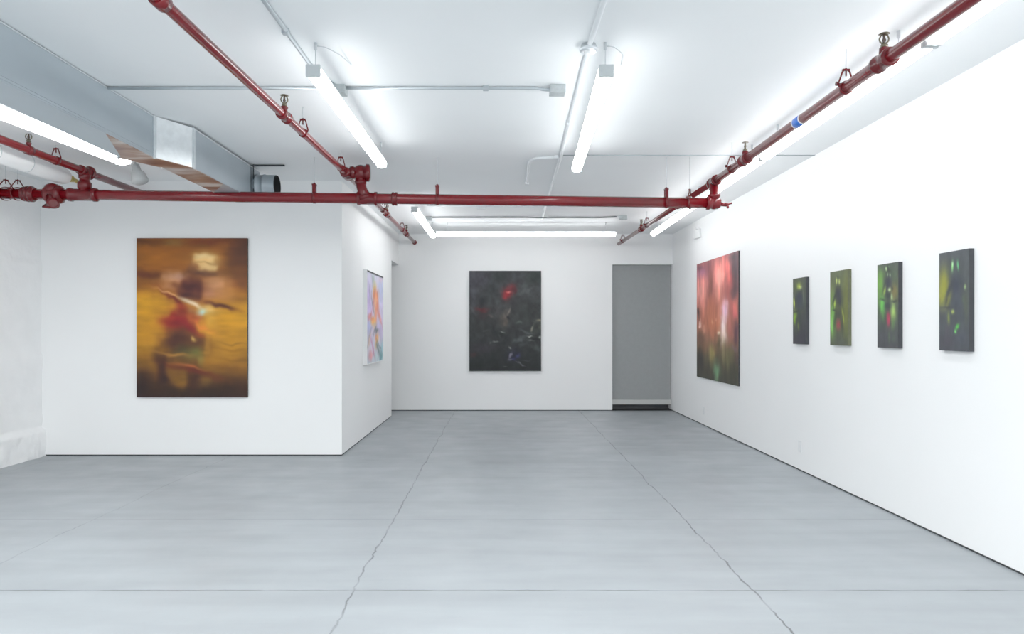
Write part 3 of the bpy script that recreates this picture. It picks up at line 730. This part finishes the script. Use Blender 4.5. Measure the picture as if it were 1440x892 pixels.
# 2: dark painting on the back wall
QC = [(100, 103), (598, 103), (598, 802), (100, 802)]
baseC = [(0, (60, 61, 65)), (.2, (64, 66, 68)), (.45, (58, 60, 60)), (.7, (52, 55, 56)), (.85, (42, 46, 46)), (1, (34, 37, 38))]
blC = [
 (170, 150, 100, 70, 0, (70, 67, 78), .7), (450, 255, 150, 20, -18, (92, 95, 95), .6), (500, 200, 100, 18, -22, (82, 87, 87), .6), (550, 150, 60, 46, -20, (40, 49, 45), .85), (310, 145, 60, 40, 0, (38, 47, 43), .7), (130, 260, 30, 120, 0, (72, 70, 80), .5),
 (250, 235, 44, 50, 0, (44, 50, 50), .75), (400, 330, 60, 60, 0, (50, 48, 50), .5), (500, 380, 80, 80, 0, (54, 58, 56), .6),
 (365, 265, 32, 44, 15, (158, 40, 48), .95), (400, 220, 28, 30, 0, (112, 42, 48), .85), (375, 252, 18, 8, -15, (214, 118, 112), .9), (350, 295, 14, 18, 0, (176, 52, 58), .7), (420, 240, 12, 24, 0, (90, 40, 46), .6),
 (195, 378, 44, 18, 5, (112, 42, 48), .85), (190, 310, 30, 36, 0, (36, 40, 42), .85), (185, 345, 36, 8, 0, (52, 48, 52), .6), (130, 390, 40, 10, 50, (92, 90, 96), .5), (250, 420, 24, 8, 20, (110, 92, 92), .5), (200, 420, 36, 24, 0, (60, 44, 48), .6),
 (345, 430, 28, 60, 10, (104, 94, 88), .7), (372, 385, 24, 7, -60, (128, 120, 112), .75), (370, 426, 14, 12, 0, (30, 33, 36), .85), (350, 470, 16, 30, 10, (112, 96, 88), .6), (440, 465, 14, 8, 0, (104, 114, 106), .6), (300, 380, 20, 40, 0, (80, 74, 76), .5),
 (560, 530, 50, 60, 0, (60, 64, 60), .7), (576, 462, 14, 9, 0, (140, 134, 112), .85), (545, 500, 8, 22, 25, (142, 140, 124), .8), (585, 500, 12, 22, 0, (86, 86, 74), .7), (518, 560, 20, 6, 5, (186, 190, 182), .85), (581, 570, 13, 7, -55, (186, 190, 184), .9), (548, 588, 30, 12, 0, (32, 36, 36), .9), (520, 590, 24, 5, 10, (130, 134, 130), .6), (560, 548, 22, 10, 0, (40, 44, 42), .7),
 (450, 580, 44, 14, -32, (98, 102, 104), .65), (490, 530, 60, 8, 12, (98, 102, 104), .6), (560, 640, 50, 14, 22, (82, 86, 86), .6), (460, 620, 40, 10, -30, (78, 82, 84), .5),
 (300, 545, 44, 34, 0, (38, 42, 42), .8), (332, 525, 14, 5, 30, (146, 150, 144), .8), (276, 600, 15, 5, 5, (154, 160, 154), .8), (245, 600, 8, 5, 0, (100, 104, 102), .6), (310, 560, 8, 12, 0, (84, 88, 84), .6), (320, 610, 30, 20, 0, (36, 40, 40), .7), (235, 500, 30, 20, 0, (42, 46, 46), .6), (210, 515, 14, 8, 0, (86, 88, 88), .5), (365, 570, 30, 40, 0, (44, 48, 48), .6),
 (400, 690, 42, 44, 0, (40, 40, 62), .8), (376, 640, 9, 7, 0, (140, 140, 136), .85), (380, 690, 7, 24, 20, (150, 144, 160), .85), (430, 695, 16, 16, 0, (66, 66, 116), .8), (398, 715, 14, 12, 0, (58, 56, 110), .7), (460, 752, 44, 5, 26, (126, 128, 136), .75), (345, 772, 14, 6, 0, (90, 92, 94), .65), (380, 720, 12, 6, 0, (120, 118, 130), .6), (500, 725, 40, 4, -5, (84, 86, 92), .5),
 (190, 640, 90, 36, -10, (66, 59, 68), .6), (130, 690, 30, 16, 0, (74, 42, 44), .6), (160, 760, 60, 30, 0, (34, 38, 38), .6)]
wall_painting('dark charcoal painting with a red blur, centred on back wall', 660, 761, 381, 522, YB, .045, (QC, baseC, blC, (24, 22, 10), (18, 20, .26), 21, 1.0), 110, 154, M['edge'])

# right wall paintings
def side_painting(label, xl_, xr_, yt, yb_, wallx, depth, args, nx, ny, edge, **k):
    right = wallx > 0; fx = wallx - depth if right else wallx + depth
    d0, d1 = fx*F/(xl_-VX), fx*F/(xr_-VX)
    zt, zb = CZ + (VY-yt)*d0/F, CZ + (VY-yb_)*d0/F
    return painting(label, (wallx, (d0+d1)/2, zb), -PI/2 if right else PI/2, abs(d1-d0), zt-zb, depth, pigment(nx, ny, *args), edge, **k)
# 3: large pink
QD = [(80, 130), (318, 56), (314, 818), (74, 768)]
baseD = [(0, (146, 88, 90)), (.3, (160, 94, 86)), (.5, (164, 100, 82)), (.65, (140, 96, 74)), (.8, (84, 74, 54)), (1, (58, 58, 46))]
blD = [
 (108, 175, 30, 40, 0, (142, 94, 122), .85), (95, 140, 24, 16, 0, (104, 66, 78), .7), (110, 240, 28, 56, 0, (226, 142, 134), .9), (112, 330, 32, 56, 0, (212, 134, 122), .8), (100, 290, 20, 30, 0, (236, 160, 150), .6),
 (155, 250, 13, 110, 0, (106, 64, 56), .85), (158, 390, 10, 50, 0, (128, 74, 56), .6), (150, 150, 16, 30, 0, (126, 76, 84), .6), (136, 420, 14, 50, 0, (150, 90, 70), .5),
 (220, 180, 44, 90, 8, (240, 142, 130), .95), (212, 215, 22, 60, 10, (250, 178, 164), .85), (252, 140, 18, 56, 0, (236, 122, 118), .75), (262, 220, 16, 50, 0, (224, 110, 104), .7), (200, 290, 20, 40, 0, (228, 150, 130), .6), (276, 205, 7, 50, 0, (206, 78, 82), .7),
 (302, 150, 26, 110, 0, (86, 70, 76), .95), (300, 270, 24, 50, 0, (84, 62, 68), .85), (258, 300, 10, 60, 0, (150, 74, 70), .6), (290, 90, 26, 30, 0, (74, 66, 70), .8),
 (180, 400, 60, 70, 0, (196, 116, 86), .7), (180, 480, 50, 50, 0, (190, 112, 78), .7), (286, 370, 24, 56, 0, (210, 112, 108), .75), (300, 420, 14, 30, 0, (214, 96, 110), .5),
 (236, 410, 20, 60, 0, (222, 182, 204), .9), (232, 510, 20, 64, 0, (222, 202, 196), .9), (248, 360, 14, 24, 0, (226, 176, 190), .7), (225, 560, 14, 40, 0, (200, 184, 168), .7), (225, 465, 10, 30, 0, (240, 226, 224), .6),
 (97, 467, 9, 14, 0, (244, 206, 196), .9), (204, 516, 8, 10, 0, (240, 226, 196), .85), (170, 455, 6, 14, 0, (216, 160, 120), .6), (190, 440, 5, 14, 0, (220, 150, 120), .6), (120, 500, 10, 20, 0, (216, 150, 126), .6),
 (86, 410, 10, 36, 0, (58, 44, 46), .85), (96, 545, 24, 44, 0, (86, 62, 52), .7), (92, 690, 28, 70, 0, (46, 42, 40), .9), (115, 600, 20, 40, 0, (112, 78, 58), .6),
 (302, 520, 16, 66, 0, (74, 44, 60), .85), (290, 610, 20, 20, 0, (116, 86, 104), .7), (270, 500, 14, 50, 0, (180, 100, 96), .6), (300, 660, 16, 30, 0, (80, 50, 62), .6),
 (206, 575, 9, 50, 0, (84, 70, 44), .85), (162, 640, 16, 60, 0, (150, 138, 74), .8), (186, 620, 12, 40, 0, (120, 96, 58), .6), (190, 735, 18, 50, 0, (108, 150, 110), .9), (184, 780, 14, 26, 0, (120, 150, 116), .6), (255, 650, 36, 60, 0, (98, 92, 58), .8), (285, 740, 36, 60, 0, (58, 57, 44), .85), (138, 745, 20, 50, 0, (58, 54, 42), .8), (232, 620, 10, 60, 0, (140, 128, 90), .6)]
side_painting('large blurred pink and green painting at far end of right wall', 979.8, 1038.3, 372.1, 529.6, XR, .022, (QD, baseD, blD, (10, 40, 9), (22, 5, .22), 31, 1.28, 1.1), 120, 120, M['edge'])
# 4: small green paintings
Q1 = [(120, 300), (208, 288), (205, 742), (117, 738)]
b1 = [(0, (74, 78, 70)), (.4, (72, 78, 70)), (.7, (68, 70, 74)), (1, (64, 64, 70))]
l1 = [(148, 350, 34, 60, 0, (92, 104, 62), .8), (195, 380, 14, 80, 0, (78, 86, 74), .7), (160, 352, 11, 20, 0, (204, 220, 96), 1), (174, 362, 8, 15, 0, (214, 228, 160), .8), (166, 336, 20, 10, 0, (120, 130, 60), .5), (160, 425, 25, 50, 0, (54, 58, 76), .98), (166, 480, 22, 40, 0, (66, 72, 80), .8), (189, 420, 3.5, 50, -4, (116, 128, 104), .6), (138, 430, 4, 50, 12, (60, 66, 58), .6),
      (127, 460, 5, 36, 0, (212, 232, 96), .95), (131, 560, 10, 50, 0, (140, 182, 48), .9), (142, 545, 8, 30, 0, (150, 190, 60), .6), (155, 618, 5, 30, 0, (140, 160, 66), .75), (150, 520, 32, 7, -3, (46, 52, 50), .85), (178, 520, 12, 12, 0, (88, 96, 76), .5), (160, 560, 16, 60, 0, (62, 72, 66), .7), (135, 660, 14, 40, 0, (82, 96, 70), .5), (165, 700, 50, 40, 0, (66, 64, 74), .7)]
Q2 = [(371, 254), (490, 238), (488, 752), (368, 746)]
b2 = [(0, (96, 104, 78)), (.3, (102, 110, 72)), (.6, (106, 114, 68)), (1, (88, 94, 76))]
l2 = [(478, 450, 22, 220, 0, (114, 118, 64), .7), (388, 560, 18, 120, 0, (120, 180, 86), .9), (383, 620, 10, 60, 0, (142, 206, 104), .8), (388, 420, 16, 60, 0, (112, 140, 74), .7), (425, 292, 12, 16, 0, (66, 76, 58), .7), (416, 316, 5.5, 20, 0, (212, 226, 124), 1), (434, 318, 5, 19, 0, (206, 222, 124), .95), (425, 320, 5, 22, 0, (80, 90, 66), .7),
      (425, 405, 22, 62, 0, (56, 58, 70), .98), (440, 450, 16, 40, 0, (58, 62, 70), .8), (402, 420, 7, 50, 18, (56, 64, 58), .9), (392, 478, 5, 30, 0, (48, 58, 46), .85), (401, 470, 7, 24, 5, (190, 212, 92), .9), (398, 512, 14, 6, 0, (40, 50, 40), .8), (425, 540, 26, 50, 0, (72, 76, 68), .9), (452, 470, 6, 60, -8, (84, 92, 66), .6), (425, 610, 14, 36, 0, (156, 74, 82), 1), (420, 580, 10, 14, 0, (140, 96, 86), .6),
      (459, 555, 5, 46, -6, (180, 194, 72), .8), (402, 590, 10, 60, 8, (64, 80, 56), .75), (450, 620, 10, 60, -4, (66, 72, 60), .75), (425, 690, 30, 50, 0, (78, 84, 74), .75), (440, 725, 60, 24, 0, (88, 92, 82), .6)]
Q3 = [(690, 207), (832, 184), (828, 772), (683, 762)]
b3 = [(0, (84, 92, 84)), (.35, (90, 100, 82)), (.65, (82, 90, 82)), (.85, (80, 82, 84)), (1, (78, 79, 82))]
l3 = [(708, 330, 26, 90, 0, (118, 172, 74), .9), (700, 420, 18, 60, 0, (110, 150, 80), .6), (722, 478, 20, 50, 0, (116, 212, 92), .95), (728, 540, 14, 40, 0, (96, 150, 84), .6), (802, 380, 24, 60, 0, (140, 124, 76), .8), (800, 280, 24, 60, 0, (92, 112, 86), .6), (795, 515, 18, 64, 0, (166, 198, 112), .95), (790, 600, 12, 50, 0, (110, 150, 90), .6), (735, 280, 14, 30, 10, (96, 130, 70), .6),
      (762, 235, 18, 34, 0, (64, 76, 62), .85), (750, 232, 6, 15, 0, (196, 226, 168), 1), (773, 275, 4, 14, 0, (198, 228, 176), .95), (757, 272, 4, 14, 10, (176, 210, 150), .9), (770, 215, 5, 8, 0, (120, 160, 110), .6), (760, 325, 26, 52, 0, (64, 66, 78), .98), (735, 350, 8, 50, 16, (66, 76, 66), .85), (736, 378, 8, 28, 12, (170, 198, 92), .8), (772, 372, 9, 13, 0, (206, 226, 168), .95), (790, 365, 7, 12, 0, (60, 66, 64), .7), (786, 420, 6, 22, 0, (200, 226, 160), .9), (762, 410, 20, 26, 0, (60, 68, 68), .85),
      (804, 448, 20, 9, -10, (58, 64, 62), .8), (724, 438, 22, 9, 5, (62, 74, 62), .8), (756, 480, 28, 30, 0, (66, 74, 76), .9), (762, 570, 15, 46, 0, (192, 70, 98), 1), (757, 545, 10, 20, 0, (160, 70, 90), .6), (738, 570, 7, 50, 0, (76, 88, 74), .7), (776, 590, 5, 40, 0, (70, 80, 70), .6), (740, 690, 60, 50, 0, (82, 82, 88), .6), (765, 690, 7, 40, 0, (98, 122, 92), .7), (795, 700, 14, 30, 0, (84, 104, 84), .5)]
Q4 = [(1108, 128), (1312, 96), (1306, 794), (1100, 782)]
b4 = [(0, (82, 86, 90)), (.4, (82, 87, 88)), (.7, (80, 84, 88)), (1, (78, 81, 86))]
l4 = [(1142, 340, 40, 110, 0, (158, 158, 62), .95), (1120, 420, 26, 70, 0, (172, 172, 72), .7), (1170, 430, 16, 60, 20, (150, 150, 66), .6), (1210, 250, 46, 60, 0, (80, 90, 84), .6), (1215, 350, 42, 90, 0, (67, 71, 84), .98), (1225, 470, 40, 60, 0, (72, 77, 86), .85), (1262, 330, 16, 60, -22, (70, 75, 82), .8), (1175, 370, 12, 80, 24, (66, 69, 76), .9), (1152, 450, 8, 30, 14, (74, 74, 72), .8),
      (1198, 215, 7, 36, 3, (158, 226, 146), 1), (1236, 205, 6, 32, -4, (112, 198, 134), .95), (1200, 200, 3, 14, 0, (220, 250, 210), .7), (1216, 195, 8, 30, 0, (72, 84, 84), .7), (1280, 350, 7, 18, 0, (176, 206, 142), .95), (1270, 430, 10, 30, 0, (92, 108, 88), .6), (1196, 518, 11, 14, 0, (162, 176, 96), .95), (1166, 560, 9, 44, 0, (128, 140, 78), .85), (1160, 490, 60, 8, -3, (70, 72, 78), .7), (1225, 620, 11, 22, 20, (98, 192, 88), .95), (1213, 656, 7, 14, 0, (128, 220, 116), 1), (1285, 480, 18, 120, 0, (92, 100, 82), .6), (1260, 560, 20, 40, 0, (76, 82, 88), .5), (1160, 640, 20, 40, 0, (88, 84, 92), .6), (1160, 720, 50, 50, 0, (86, 80, 90), .6), (1250, 700, 40, 50, 0, (82, 86, 96), .6)]
sm = (('small dark green painting of a rider, leftmost of the four on right wall', 1115, 1133.3, 392.5, 483.7, Q1, b1, l1),
      ('small olive green painting of a rider with red spot, second from left of four', 1167.3, 1192.1, 382.9, 485.4, Q2, b2, l2),
      ('small bright green rider painting with magenta spot, third from left of four', 1233.75, 1263.3, 373.1, 488.8, Q3, b3, l3),
      ('small grey painting of a rider with yellow glow, nearest and rightmost of the four', 1320.8, 1363, 356.7, 492.9, Q4, b4, l4))
for i, (lab, a, b, c, e, Q, bs, bl_) in enumerate(sm):
    side_painting(lab, a, b, c, e, XR, .034, (Q, bs, bl_, (5, 10, 6), (9, 9, .1), 41+i*7, 1.02), 60, 120, M['edge_olive'] if i == 1 else M['edge'])
# 5: framed colourful painting on the return wall
QB = [(85, 103), (205, 153), (200, 778), (80, 803)]
baseB = [(0, (206, 204, 222)), (.3, (208, 196, 226)), (.5, (206, 192, 220)), (.8, (200, 196, 216)), (1, (196, 206, 214))]
blB = [(98, 330, 18, 120, 0, (196, 172, 222), .8), (100, 520, 18, 60, 0, (176, 184, 226), .8), (192, 250, 18, 100, 0, (184, 194, 232), .8), (190, 160, 20, 20, 0, (220, 190, 210), .7), (180, 560, 20, 60, 0, (196, 176, 220), .7), (192, 700, 14, 60, 0, (128, 186, 196), .8), (100, 680, 16, 60, 0, (222, 210, 220), .6),
 (122, 190, 3, 80, 2, (120, 134, 154), .8), (106, 260, 3, 90, 0, (150, 140, 190), .6), (135, 170, 8, 40, 0, (160, 190, 176), .8), (146, 225, 10, 30, 0, (222, 206, 112), .9), (138, 260, 8, 40, 0, (190, 160, 80), .8), (152, 285, 20, 46, 0, (230, 124, 62), .95), (158, 370, 12, 70, 4, (238, 130, 72), .95), (148, 340, 5, 60, 6, (245, 200, 120), .8), (140, 310, 6, 60, 3, (190, 80, 60), .7), (165, 300, 4, 60, -3, (150, 80, 90), .6), (170, 400, 8, 60, -8, (226, 140, 150), .7),
 (128, 360, 5, 60, -8, (92, 82, 104), .8), (130, 480, 18, 26, 0, (248, 178, 58), .98), (120, 460, 12, 16, 0, (240, 130, 60), .8), (104, 440, 12, 22, 20, (228, 124, 112), .85), (150, 460, 10, 50, 0, (236, 140, 80), .8), (178, 460, 8, 60, -16, (232, 128, 110), .8), (190, 500, 6, 40, -10, (220, 140, 166), .7), (140, 520, 10, 30, 0, (222, 190, 130), .8), (112, 420, 4, 50, 20, (210, 90, 120), .6),
 (156, 565, 16, 16, -50, (60, 72, 84), .9), (140, 555, 6, 30, 30, (90, 90, 110), .7), (158, 640, 12, 46, 8, (240, 166, 58), .95), (150, 605, 10, 20, 0, (226, 120, 60), .7), (166, 700, 10, 50, -14, (76, 106, 108), .85), (180, 690, 4, 60, -20, (60, 90, 110), .6), (104, 620, 8, 60, 12, (236, 196, 170), .8), (92, 650, 4, 70, 10, (120, 120, 130), .7), (110, 745, 14, 36, 8, (222, 142, 152), .9), (122, 670, 5, 60, -8, (206, 130, 180), .8), (132, 720, 5, 50, -10, (170, 90, 120), .6), (188, 755, 10, 24, 0, (36, 136, 146), .9), (150, 750, 14, 20, 0, (180, 206, 206), .7), (115, 560, 4, 40, 10, (120, 110, 150), .6)]
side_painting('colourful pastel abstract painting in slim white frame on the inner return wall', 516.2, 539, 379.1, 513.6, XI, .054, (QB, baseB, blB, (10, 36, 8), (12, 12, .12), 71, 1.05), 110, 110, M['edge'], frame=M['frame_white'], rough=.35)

# ------------------------------------------------------------------ light, world, camera
w = bpy.data.worlds.new('world'); S.world = w; w.use_nodes = True
w.node_tree.nodes['Background'].inputs['Color'].default_value = (.9, .95, 1, 1)
w.node_tree.nodes['Background'].inputs['Strength'].default_value = .3
def area(name, loc, sx, sy, power):  # unseen lamps outside the frame, added to light the near room
    l = bpy.data.lights.new(name, 'AREA'); l.shape = 'RECTANGLE'; l.size = sx; l.size_y = sy; l.energy = power; l.color = (.972, .995, 1)
    o = bpy.data.objects.new(name, l); COL.objects.link(o); o.location = loc; return o
for x in (-3.5, -1.15, .6, 2.2):
    area('unseen_strip_lamp', (x, -1.0, ZL), .12, 2.4, 75)
for x in (-1.15, .6):
    area('unseen_strip_lamp', (x, 1.9, ZL), .12, 2.0, 60)
cam = bpy.data.cameras.new('camera'); area('unseen_strip_lamp', (-3.75, 2.6, ZL), .12, 2.2, 75)  # extra unseen lamp added to brighten the left side
co = bpy.data.objects.new('camera', cam); COL.objects.link(co)
co.location = (0, 0, CZ); co.rotation_euler = (PI/2, 0, 0)
cam.sensor_width = 36; cam.lens = F/1440*36; cam.shift_x = (720-VX)/1440; cam.shift_y = (VY-446)/1440
cam.clip_start = .05; cam.clip_end = 100
S.camera = co
S.view_settings.view_transform = 'Standard'; S.view_settings.look = 'None'
S.view_settings.exposure = 0.14; S.view_settings.gamma = 1.18
S.cycles.use_denoising = True
S.cycles.max_bounces = 10; S.cycles.diffuse_bounces = 7
S.cycles.sample_clamp_indirect = 8
